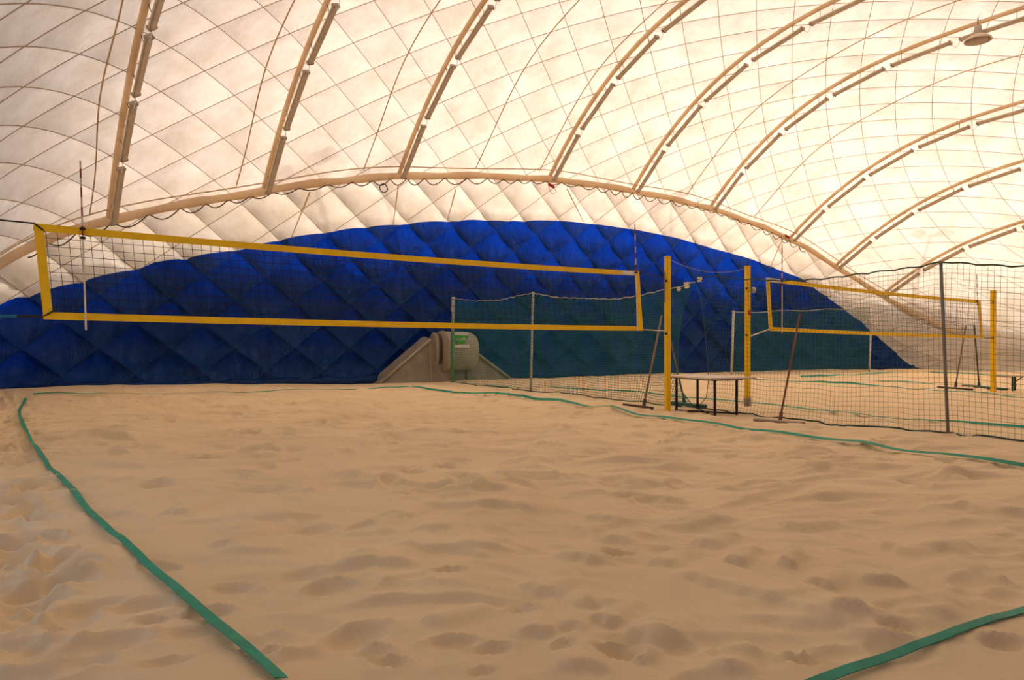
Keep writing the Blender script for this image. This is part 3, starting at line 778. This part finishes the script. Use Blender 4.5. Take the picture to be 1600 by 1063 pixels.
def cord(name, pts, r, mat, parent, sag=0.0):
    a, b_ = np.array(pts[0], float), np.array(pts[-1], float)
    q = []
    if len(pts) == 2:
        for t in np.linspace(0, 1, 9):
            p = a + (b_ - a) * t; p[2] -= sag * 4 * t * (1 - t); q.append(p)
    else: q = pts
    return MB().tube(q, r, 6).build(name, mat, parent, smooth=True, origin=q[0])
def near(p, z): return np.array([p[0], p[1], z])
cord('tension_cord', (pt1(0, 1), near(P4, 2.43)), 0.009, 'black', net1)
st = pt1(0, 0.03); en = near(P4, 1.42)
cord('webbing', (st, st + (en - st) * 0.20), 0.016, 'black', net1)
cord('tension_strap', (st + (en - st) * 0.19, en), 0.020, 'strap_blue', net1)
m_ = st + (en - st) * 0.33
cord('strap_tail', [m_, m_ + np.array([.01, 0, -.06]), m_ + np.array([-.015, 0, -.11]), m_ + np.array([.012, 0, -.16])], 0.007, 'strap_blue', net1)
MB().box(m_, (0.09, 0.03, 0.05), bevel=0.01).build('buckle', 'strap_blue', net1, origin=m_)
cord('corner_tie', [pt1(0, 1) + [0, 0, .005], pt1(0.006, 0.96) - [0, .02, 0], pt1(0.012, 0.92)], 0.009, 'black', net1)
cord('corner_tie', [pt1(0.016, 0.12) - [0, .02, 0], pt1(0.006, 0.06) - [0, .02, 0], st], 0.009, 'black', net1)
cord('tension_cord', (pt1(1, 0.99), near(P1, 2.31) - [.05, 0, 0]), 0.008, 'black', net1)
cord('tension_cord', (pt1(1, 0.02), near(P1, 1.40) - [.05, 0, 0]), 0.010, 'cord_white', net1)
e = pt2(0, 0.03); cord('tension_cord', (e, near(P2, 1.32) + [.05, 0, 0]), 0.013, 'cord_white', net2)
cord('tension_cord', (pt2(0, 0.98), near(P2, 2.42) + [.05, 0, 0]), 0.008, 'black', net2)
cord('tension_cord', (pt2(1, 0.98), near(P3, 2.28)), 0.009, 'black', net2)
cord('tension_cord', (pt2(1, 0.02), near(P3, 1.33)), 0.010, 'black', net2)
# antennas
def antenna(top, bot, line, label, off=-0.03):
    a = on_line(*top, *line); b_ = on_line(*bot, *line); a[1] += off; b_[1] += off
    o = empty('net_antenna', b_, label, 'antenna', 'antennas on the volleyball nets')
    m2 = b_ + (a - b_) * 0.56
    MB().tube([m2, a], 0.009, 7).build('striped_rod', 'antenna', o, origin=m2)
    MB().tube([b_, b_ + (m2 - b_) * 0.5, m2], 0.009, 7).build('sleeve', 'cord_white', o, origin=b_)
    for t in (0.545, 0.60):
        p = b_ + (a - b_) * t
        MB().box(p, (0.055, 0.035, 0.028), bevel=0.006).build('clip', 'black_metal', o, origin=p)
antenna((125, 252), (134, 516), LN1, 'striped antenna on the left end of the near net')
antenna((990, 350), (994, 517), LN1, 'striped antenna on the right end of the near net')
antenna((1220, 382), (1220, 521), LN2, 'striped antenna on the left end of the far net')
antenna((1524, 428), (1527, 534), LN2, 'dark striped antenna on the right end of the far net')
w0, w1 = near(P1, Z1 - .02), near(P2, Z2 - .02)
gw = cord('guy_wire', (w0, w1), 0.004, 'rope', None, 0.16)
tag(gw, 'thin sagging wire between the tops of the two middle yellow posts', 'wire')

# ------------------------------------------------------------------ divider net and its poles
PC = ground(1482, 677); PB = ground(829, 608)
PAx = on_y(706, 592, 20.6); PA = np.array([PAx[0], PAx[1], 0])
LD = (tuple(PC[:2]), tuple(PA[:2]))
LDv = np.array(LD[1]) - np.array(LD[0]); LDL = np.linalg.norm(LDv); LDv /= LDL; LDn = np.array([-LDv[1], LDv[0]])
def w_of(px, py):
    p = on_line(px, py, *LD); return float((p[:2] - np.array(LD[0])) @ LDv), float(p[2])
def pole(px, py, top, label, r, mat, base=None, cap=True, lower=None):
    p = ground(px, py) if base is None else np.array([*base, 0.0])
    t = ray(*top); dd_ = p[0] * ST + p[1] * CT
    tp = np.array([t[0] * dd_, t[1] * dd_, CAM_H + t[2] * dd_])
    gz = sand_z(p[0], p[1]); b_ = np.array([p[0], p[1], gz - 0.15])
    o = empty('net_pole', (p[0], p[1], gz), label, 'pole', 'poles holding the divider nets')
    if lower:
        md_ = b_ + (tp - b_) * 0.62
        MB().tube([b_, md_], r * 1.15, 8).build('pole_shaft', lower, o, smooth=True, origin=b_)
        MB().tube([md_, tp], r, 8).build('upper_shaft', mat, o, smooth=True, origin=md_)
    else: MB().tube([b_, (b_ + tp) / 2, tp], r, 8).build('pole_shaft', mat, o, smooth=True, origin=b_)
    MB().tube([tp - [0, 0, .03], tp + [0, 0, .012]], r * 1.2, 8).build('pole_cap', mat, o, origin=tp)
    return o, tp
pole(1482, 677, (1470, 410), 'dark grey pole in front of the far net, tallest in view', 0.021, 'pole_dark')
pole(829, 608, (833, 457), 'thin pale pole of the divider net right of the blower', 0.030, 'pole')
pole(706, 592, (708, 465), 'pale pole with green lower part standing before the blower', 0.048, 'pole', base=PA[:2], lower='pole_green')
TOPA = [(708, 467), (740, 471), (780, 470), (815, 462), (833, 459), (870, 466), (960, 469), (1000, 463), (1035, 455), (1062, 450), (1087, 441)]
TOPB = [(1087, 441), (1095, 437), (1112, 432), (1140, 436), (1200, 440), (1240, 440), (1290, 437), (1340, 430), (1400, 423), (1440, 418), (1470, 411), (1500, 413), (1560, 417), (1600, 418), (1640, 416)]
EDGEA = [(1087, 441), (1075, 462), (1066, 490), (1061, 530), (1061, 590), (1066, 612), (1075, 626), (1085, 634)]
EDGEB = [(1087, 441), (1097, 470), (1104, 510), (1108, 560), (1109, 594), (1105, 620), (1097, 630), (1085, 634)]
def curve_w(lst):
    a = sorted([w_of(*p) for p in lst]); return [q[0] for q in a], [q[1] for q in a]
TA = curve_w(TOPA); TB = curve_w(TOPB)
def curve_z(lst):
    a = sorted([(w_of(*p)[1], w_of(*p)[0]) for p in lst]); return [q[0] for q in a], [q[1] for q in a]
EA = curve_z(EDGEA); EB = curve_z(EDGEB)
WE = w_of(1085, 634)[0]
def divider(label, Tc, E, wa, wb, cell, r, mat, edge_at_a, phase):
    cen = np.array(LD[0]) + LDv * (wa + wb) / 2
    o = empty('divider_net', (cen[0], cen[1], 0), label, 'net', 'green divider nets')
    def P3d(w, z, wn_):
        sway = 0.05 * math.sin(w * 1.3 + phase) * math.sin(min(1, max(0, z / 2.3)) * 3.0)
        if E is not None:
            k = math.exp(-abs(wn_ - WE) / 0.9)
            w = w + (np.interp(z, E[0], E[1]) - WE) * k
        xy = np.array(LD[0]) + LDv * w + LDn * sway
        return np.array([xy[0], xy[1], z])
    def zt(w): return float(np.interp(w, Tc[0], Tc[1])) + 0.022 * abs(math.sin(w * 8))
    def zb_(w):
        xy = np.array(LD[0]) + LDv * w; return sand_z(xy[0], xy[1]) + 0.015
    mb = MB(); n_ = int((wb - wa) / cell)
    ws = np.linspace(wa, wb, n_ + 1)
    for w in ws:
        a, b_ = zb_(w), zt(w); mb.tube([P3d(w, a + (b_ - a) * v, w) for v in np.linspace(0, 1, 9)], r, 3, caps=False)
    nh = int(2.35 / cell)
    wk = np.linspace(wa, wb, max(12, int((wb - wa) / 0.25)))
    for j in range(1, nh):
        v = j / nh
        mb.tube([P3d(w, zb_(w) + (zt(w) - zb_(w)) * v + 0.008 * math.sin(w * 7 + j), w) for w in wk], r, 3, caps=False)
    tag(mb.build('mesh', mat, o, origin=o.location), kind='stuff')
    wk = np.linspace(wa, wb, int((wb - wa) / 0.1))
    MB().tube([P3d(w, zt(w), w) for w in wk], 0.011, 5).build('top_rope', 'rope' if phase < 1 else 'green_hem', o, smooth=True, origin=o.location)
    MB().tube([P3d(w, zb_(w), w) for w in wk], 0.012, 5).build('bottom_rope', 'green_hem', o, smooth=True, origin=o.location)
    ew = wa if edge_at_a else wb
    MB().tube([P3d(ew, zb_(ew) + (zt(ew) - zb_(ew)) * v, ew) for v in np.linspace(0, 1, 24)], 0.006, 5).build('edge_rope', 'green_net', o, smooth=True, origin=o.location)
    return o
wA = LDL
divider('fine green divider net in front of blower and blue wall, left of the opening', TA, EA, WE, wA - 0.02, 0.055, 0.0043, 'green_net_fine', True, 0.3)
wB0 = w_of(1640, 684)[0]
divider('wide mesh green divider net across the far court, right of the opening', TB, EB, wB0, WE, 0.075, 0.0021, 'green_net', False, 1.7)
# papers clipped on the rope
for k, (px, py, s_, nm) in enumerate(((1062, 452, .10, 'lowest'), (1075, 446, .14, 'biggest'), (1095, 437, .11, 'highest'))):
    p = on_line(px, py, *LD); p[:2] -= LDn * -0.0
    mb = MB(); g5 = np.linspace(-.5, .5, 5); rr = random.Random(k)
    vs = [p + np.array([LDv[0] * u * s_, LDv[1] * u * s_, v * s_ * .8]) + np.array([rr.uniform(-.02, .02) - .03, rr.uniform(-.02, .02), rr.uniform(-.01, .01)]) for u in g5 for v in g5]
    fs = [(i * 5 + j, i * 5 + j + 1, (i + 1) * 5 + j + 1, (i + 1) * 5 + j) for i in range(4) for j in range(4)]
    back = [q + np.array([.012, .004, 0]) for q in vs]; n0 = len(vs)
    rim = [(0, 1), (1, 2), (2, 3), (3, 4), (4, 9), (9, 14), (14, 19), (19, 24), (24, 23), (23, 22), (22, 21), (21, 20), (20, 15), (15, 10), (10, 5), (5, 0)]
    mb.add(vs + back, fs + [tuple(i + n0 for i in reversed(f)) for f in fs] + [(a, b_, b_ + n0, a + n0) for a, b_ in rim])
    tag(mb.build('paper_tag', 'paper', origin=p), f'crumpled cream paper tag on the divider net rope, {nm} of three', 'paper tag', 'paper tags on the rope')
# low back net of the second court
LB_a = on_y(1143, 583, 19.4); LB_b = on_y(1358, 579, 18.6); LB = (tuple(LB_a[:2]), tuple(LB_b[:2]))
pole(0, 0, (1146, 486), 'pale pole left of the low back net, between the yellow posts', 0.05, 'pole', base=LB_a[:2])
pole(0, 0, (1361, 506), 'pale pole under the far yellow net, at the right edge of the blue', 0.045, 'pole', base=LB_b[:2])
o = empty('back_net', (*((np.array(LB[0]) + np.array(LB[1])) / 2), 0), 'low green net before the blue wall behind the far court', 'net')
mb = MB(); za = on_line(1146, 488, *LB)[2]; zb2 = on_line(1361, 481, *LB)[2]
LBv = np.array(LB[1]) - np.array(LB[0]); LBl = np.linalg.norm(LBv)
kk = int(LBl / 0.06)
pp3 = lambda u, z: (LB[0][0] + LBv[0] * u, LB[0][1] + LBv[1] * u, z)
for i in range(kk + 1):
    u = i / kk; mb.tube([pp3(u, 0.0), pp3(u, za + (zb2 - za) * u)], 0.0042, 3, caps=False)
for j in range(1, int(za / 0.06)):
    v = j * 0.06 / za; mb.tube([pp3(u, v * (za + (zb2 - za) * u)) for u in (0, .5, 1)], 0.0042, 3, caps=False)
tag(mb.build('mesh', 'green_net_fine', o, origin=o.location), kind='stuff')
MB().tube([pp3(u, za + (zb2 - za) * u - 0.05 * math.sin(u * 9.4) ** 2) for u in np.linspace(0, 1, 20)], 0.014, 5).build('top_rope', 'rope', o, smooth=True, origin=o.location)

# ------------------------------------------------------------------ table
tc_ = np.array([10.03, 8.8]); ta = math.radians(80); tz = 0.60
gz = sand_z(*tc_)
tb = empty('table', (tc_[0], tc_[1], gz), 'low table with pale top and black metal legs by the yellow post', 'table')
Rt = lambda u, v: (tc_[0] + u * math.cos(ta) - v * math.sin(ta), tc_[1] + u * math.sin(ta) + v * math.cos(ta))
MB().box((*tc_, tz), (1.45, 0.98, 0.03), rz=ta, bevel=0.008).build('tabletop', 'tabletop', tb, origin=(*tc_, tz))
MB().box((*tc_, tz - 0.028), (1.15, 0.66, 0.025), rz=ta).build('under_frame', 'black_metal', tb, origin=(*tc_, tz))
LG = [ground(1057, 640), ground(1117, 650), ground(1151, 645), ground(1090, 637)]
for q in LG:
    MB().box((q[0], q[1], (tz + gz) / 2 - .02), (0.035, 0.035, tz - gz), rz=ta, bevel=0.004).build('leg', 'black_metal', tb, origin=(q[0], q[1], gz))
for a, b_ in ((LG[0], LG[2]), (LG[1], LG[3])):
    MB().tube([(a[0], a[1], gz + 0.03), (b_[0], b_[1], gz + 0.03)], 0.014, 4).build('floor_bar', 'black_metal', tb, origin=(a[0], a[1], gz))
p = ground(1090, 646)
tag(MB().box((p[0], p[1], sand_z(p[0], p[1]) + 0.012), (0.36, 0.07, 0.02), rz=math.radians(-50), bevel=0.006).build('metal_strip', 'black_metal', origin=p), 'small black strip lying on the sand under the table', 'strip')

# ------------------------------------------------------------------ rakes
def rake(head_a, head_b, joint, top, label, hm, wm, wall=None, depth=0.16, r=0.016, thick=0.035):
    A = np.array(head_a, float); B = np.array(head_b, float); c = (A + B) / 2; L = np.linalg.norm((B - A)[:2]); an = math.atan2(B[1] - A[1], B[0] - A[0])
    gz = max(sand_z(*c[:2]), sand_z(*A[:2]), sand_z(*B[:2]))
    o = empty('sand_rake', (c[0], c[1], gz), label, 'rake', 'rakes leaning on the nets')
    zc = gz + thick / 2 + 0.005
    MB().box((c[0], c[1], zc), (L, depth, thick), rz=an, bevel=thick * .3).build('rake_head', hm, o, origin=(c[0], c[1], zc))
    J = np.array([joint[0], joint[1], zc + thick * .4]); T_ = np.array(top, float)
    MB().tube([J, J + (T_ - J) * .5, T_], r, 8).build('handle', wm, o, smooth=True, origin=J)
    MB().tube([J - [0, 0, .02], J + (T_ - J) * 0.06], r * 1.8, 8).build('socket', hm if hm != 'board' else 'wood_red', o, origin=J)
def lean(px, py, base, shift):
    """handle top: on the pixel's ray, at the base's depth plus shift along the view"""
    d = base[0] * ST + base[1] * CT + shift; t = ray(px, py); return np.array([t[0] * d, t[1] * d, CAM_H + t[2] * d])
a, b_ = ground(1180, 655), ground(1255, 661); j = ground(1219, 655)
rake(a, b_, j, lean(1250, 491, j, 0.35), 'wide grey board rake with red brown handle, nearest rake', 'board', 'wood_red')
a, b_ = ground(974, 632), ground(1020, 638); j = ground(1006, 634)
rake(a, b_, j, lean(1034, 493, j, 0.3), 'rake with grey wooden handle leaning left of the yellow post', 'wood_dark', 'wood', depth=0.07, r=0.019)
a, b_ = ground(1048, 629), ground(1099, 635); j = ground(1070, 631)
rake(a, b_, j, lean(1040, 500, j, 0.25), 'rake with green head under the table, handle behind the yellow post', 'plastic_green', 'wood', depth=0.22, r=0.019, thick=0.05)
a, b_ = ground(1467, 605), ground(1518, 609); j = ground(1493, 605)
rake(a, b_, j, lean(1509, 509, j, 0.2), 'far rake with dark flat head, left of the pair by the right post', 'wood_dark', 'wood', depth=0.14, r=0.02)
a, b_ = ground(1510, 603), ground(1568, 609); j = ground(1530, 605)
rake(a, b_, j, lean(1522, 508, j, 0.2), 'far rake with green head, right of the pair by the right post', 'plastic_green', 'wood_dark', depth=0.28, r=0.02)

# ------------------------------------------------------------------ bench at the right edge
bp_ = ground(1584, 611); zt_ = CAM_H - (588 - HORIZON) * (bp_[0] * ST + bp_[1] * CT) / F_PX
bo = empty('bench', (bp_[0], bp_[1], 0), 'folding bench with dark green metal legs at the right edge', 'bench')
bd = np.array([CT, -ST]); bn = np.array([ST, CT]); zt_ = max(zt_, 0.34)
ctr = bp_[:2] + bd * 0.62
MB().box((ctr[0], ctr[1], zt_), (2.0, 0.28, 0.028), rz=math.atan2(bd[1], bd[0]), bevel=0.006).build('bench_seat', 'bench_top', bo, origin=(ctr[0], ctr[1], zt_))
for off in (0.0, 1.25):
    for s_ in (-1, 1):
        q = bp_[:2] + bd * (off + 0.10 * s_) + bn * 0.10 * s_
        MB().box((q[0], q[1], zt_ / 2), (0.035, 0.035, zt_), rz=.6).build('leg', 'bench_green', bo, origin=(q[0], q[1], 0))
    a = bp_[:2] + bd * off; b_ = bp_[:2] + bd * (off + (0.22 if off == 0 else -0.22))
    MB().tube([(*a, zt_ * .55), (*b_, zt_ - .02)], 0.013, 6).build('brace', 'bench_green', bo, origin=(*a, zt_))
    MB().tube([(*(a - bn * .1), zt_ * .4), (*(a + bn * .1), zt_ * .4)], 0.012, 6).build('cross_bar', 'bench_green', bo, origin=(*a, zt_))

# ------------------------------------------------------------------ blower and tarp hood at the wall
BY = 20.95
def wp(px, py, y=BY): return on_y(px, py, y)
bc = wp(722, 547); bl = wp(699, 547)[0]; br = wp(748, 547)[0]; ztop = wp(722, 518)[2]; zbot = wp(722, 580)[2]
zr = (ztop - zbot) / 2; zc = (ztop + zbot) / 2
bo = empty('blower', (bc[0], bc[1], 0.05), 'grey drum shaped air blower with green badge at the blue wall', 'blower')
def drum(name, xs, rad, mat, squash=0.85, yc=BY + 0.35, n_=28, sup=2.6):
    vs = []
    for x, s_ in xs:
        for jn in range(n_):
            an = 2 * math.pi * jn / n_; cs, sn = math.cos(an), math.sin(an)
            vs.append((x, yc + rad * s_ * squash * math.copysign(abs(cs) ** (2 / sup), cs), zc + rad * s_ * math.copysign(abs(sn) ** (2 / sup), sn)))
    k = len(xs)
    fs = [(i * n_ + jn, i * n_ + (jn + 1) % n_, (i + 1) * n_ + (jn + 1) % n_, (i + 1) * n_ + jn) for i in range(k - 1) for jn in range(n_)]
    fs += [tuple(range(n_ - 1, -1, -1)), tuple((k - 1) * n_ + jn for jn in range(n_))]
    return MB().add(vs, fs).build(name, mat, bo, smooth=True, origin=(bc[0], BY, zc))
W_ = br - bl
drum('drum', [(bl, .97), (bl + .04, 1), (br - W_ * .35, 1), (br - W_ * .18, .97), (br - W_ * .07, .88), (br - W_ * .02, .74), (br, .55)], zr, 'blower')
drum('rim', [(bl - .05, 1.0), (bl, 1.03), (bl + .05, 1.0)], zr, 'hem')
drum('duct', [(bl - .22, .86), (bl - .10, .90), (bl - .03, .9)], zr, 'dark_duct', yc=BY + .5, squash=.5)
drum('duct_collar', [(bl - .26, .9), (bl - .22, .96), (bl - .17, .9)], zr, 'hem', yc=BY + .5, squash=.5)
MB().box((bl + W_ * .70, BY + .25, (zbot + .0) / 2), (0.10, 0.10, max(zbot, .2) + .15)).build('stand_leg', 'dark_duct', bo, origin=(bl, BY, 0))
fy = BY + .35 - zr * .85
def plate(name, a, b_, y, mat, parent, taper=0.0):
    A = wp(*a, y); B = wp(*b_, y); t = taper * (B[0] - A[0])
    ring = [(A[0], A[2]), (B[0], A[2]), (B[0] - t * .3, (A[2] + B[2]) / 2), (B[0] - t, B[2]), (A[0] + t, B[2]), (A[0] + t * .3, (A[2] + B[2]) / 2)]
    vs = [(x, y, z) for x, z in ring] + [(x, y + .012, z) for x, z in ring]
    fs = [tuple(range(5, -1, -1)), tuple(range(6, 12))] + [(i, (i + 1) % 6, 6 + (i + 1) % 6, 6 + i) for i in range(6)]
    return MB().add(vs, fs).build(name, mat, parent, origin=A)
plate('label_strip', (709, 519), (732, 524), fy - .03, 'badge_white', bo)
bg = plate('badge', (710, 524), (732, 537.5), fy - .035, 'badge_green', bo, 0.28)
st_ = plate('sticker', (710, 538.5), (734, 544), fy - .03, 'badge_white', bo)
plate('printed_line', (711.5, 540), (727, 542), fy - .034, 'print_pink', st_)
rc = wp(730.5, 541.2, fy - .036)
MB().tube([(rc[0] + .04 * math.cos(t), rc[1], rc[2] + .035 * math.sin(t)) for t in np.linspace(0, 2 * math.pi, 13)], 0.012, 5).build('ring_mark', 'black', st_, origin=rc)
cu = bpy.data.curves.new('badge_lettering', 'FONT'); cu.body = 'modlife'; cu.size = 0.135; cu.align_x = 'CENTER'; cu.align_y = 'CENTER'; cu.extrude = 0.002
to = bpy.data.objects.new('text_tmp', cu); col.objects.link(to)
bpy.context.view_layer.update()
tm = bpy.data.meshes.new_from_object(to.evaluated_get(bpy.context.evaluated_depsgraph_get())); bpy.data.objects.remove(to)
tm.materials.clear(); tm.materials.append(M['badge_white'])
tl = bpy.data.objects.new('badge_lettering', tm); col.objects.link(tl); tl.parent = bg
tp = wp(721.5, 530.0, fy - .045); tl.location = Vector(tp) - Vector(bo.location) - (bg.location); tl.rotation_euler = (math.radians(90), 0, 0)
# tarp hood: front of a fabric lean-to around the duct, with hemmed sloping edges
FY = BY + .30; WY = 21.75
L0, L1_, R1_, R0 = wp(592, 599, FY), wp(672, 531, FY), wp(744, 552, FY), wp(797, 590, FY)
th = empty('tarp_hood', ((L0[0] + R0[0]) / 2, FY, 0), 'grey tarpaulin hood spread on the sand around the blower', 'tarp')
L0[2] = R0[2] = -0.05
top = [L0, L1_, np.array([(L1_[0] + R1_[0]) / 2, FY, (L1_[2] + R1_[2]) / 2]), R1_, R0]
NP = 14
def hood():
    vs, fs = [], []
    xs = np.linspace(L0[0], R0[0], 44)
    tx = [p[0] for p in top]; tz_ = [p[2] for p in top]
    for i, x in enumerate(xs):
        zt2 = np.interp(x, tx, tz_)
        for j_ in range(NP):
            v = j_ / (NP - 1)
            if v <= 0.6: vv = v / 0.6; vs.append((x, FY - 0.10 * (1 - vv) + .03 * math.sin(i * .8) * math.sin(vv * 3), -.06 + (zt2 + .06) * vv))
            else: vv = (v - .6) / .4; vs.append((x, FY + (WY - FY) * vv, zt2 + 0.12 * vv * (1 if zt2 > .1 else 0)))
    for i in range(43):
        for j_ in range(NP - 1): fs.append((i * NP + j_, (i + 1) * NP + j_, (i + 1) * NP + j_ + 1, i * NP + j_ + 1))
    return vs, fs
MB().add(*hood()).build('tarp_sheet', 'tarp', th, smooth=True, origin=th.location)
MB().tube([L0 + [0, -.06, 0.03], L1_ + [0, -.03, 0]], 0.05, 6).build('hem', 'hem', th, smooth=True, origin=L0)
MB().tube([R1_ + [0, -.03, 0], R0 + [0, -.06, 0.03]], 0.05, 6).build('hem', 'hem', th, smooth=True, origin=R0)
s0 = wp(672, 535, FY - .05); s1 = wp(673, 594, FY - .1)
MB().tube([s0, s1], 0.022, 5).build('seam', 'hem', th, origin=s0)
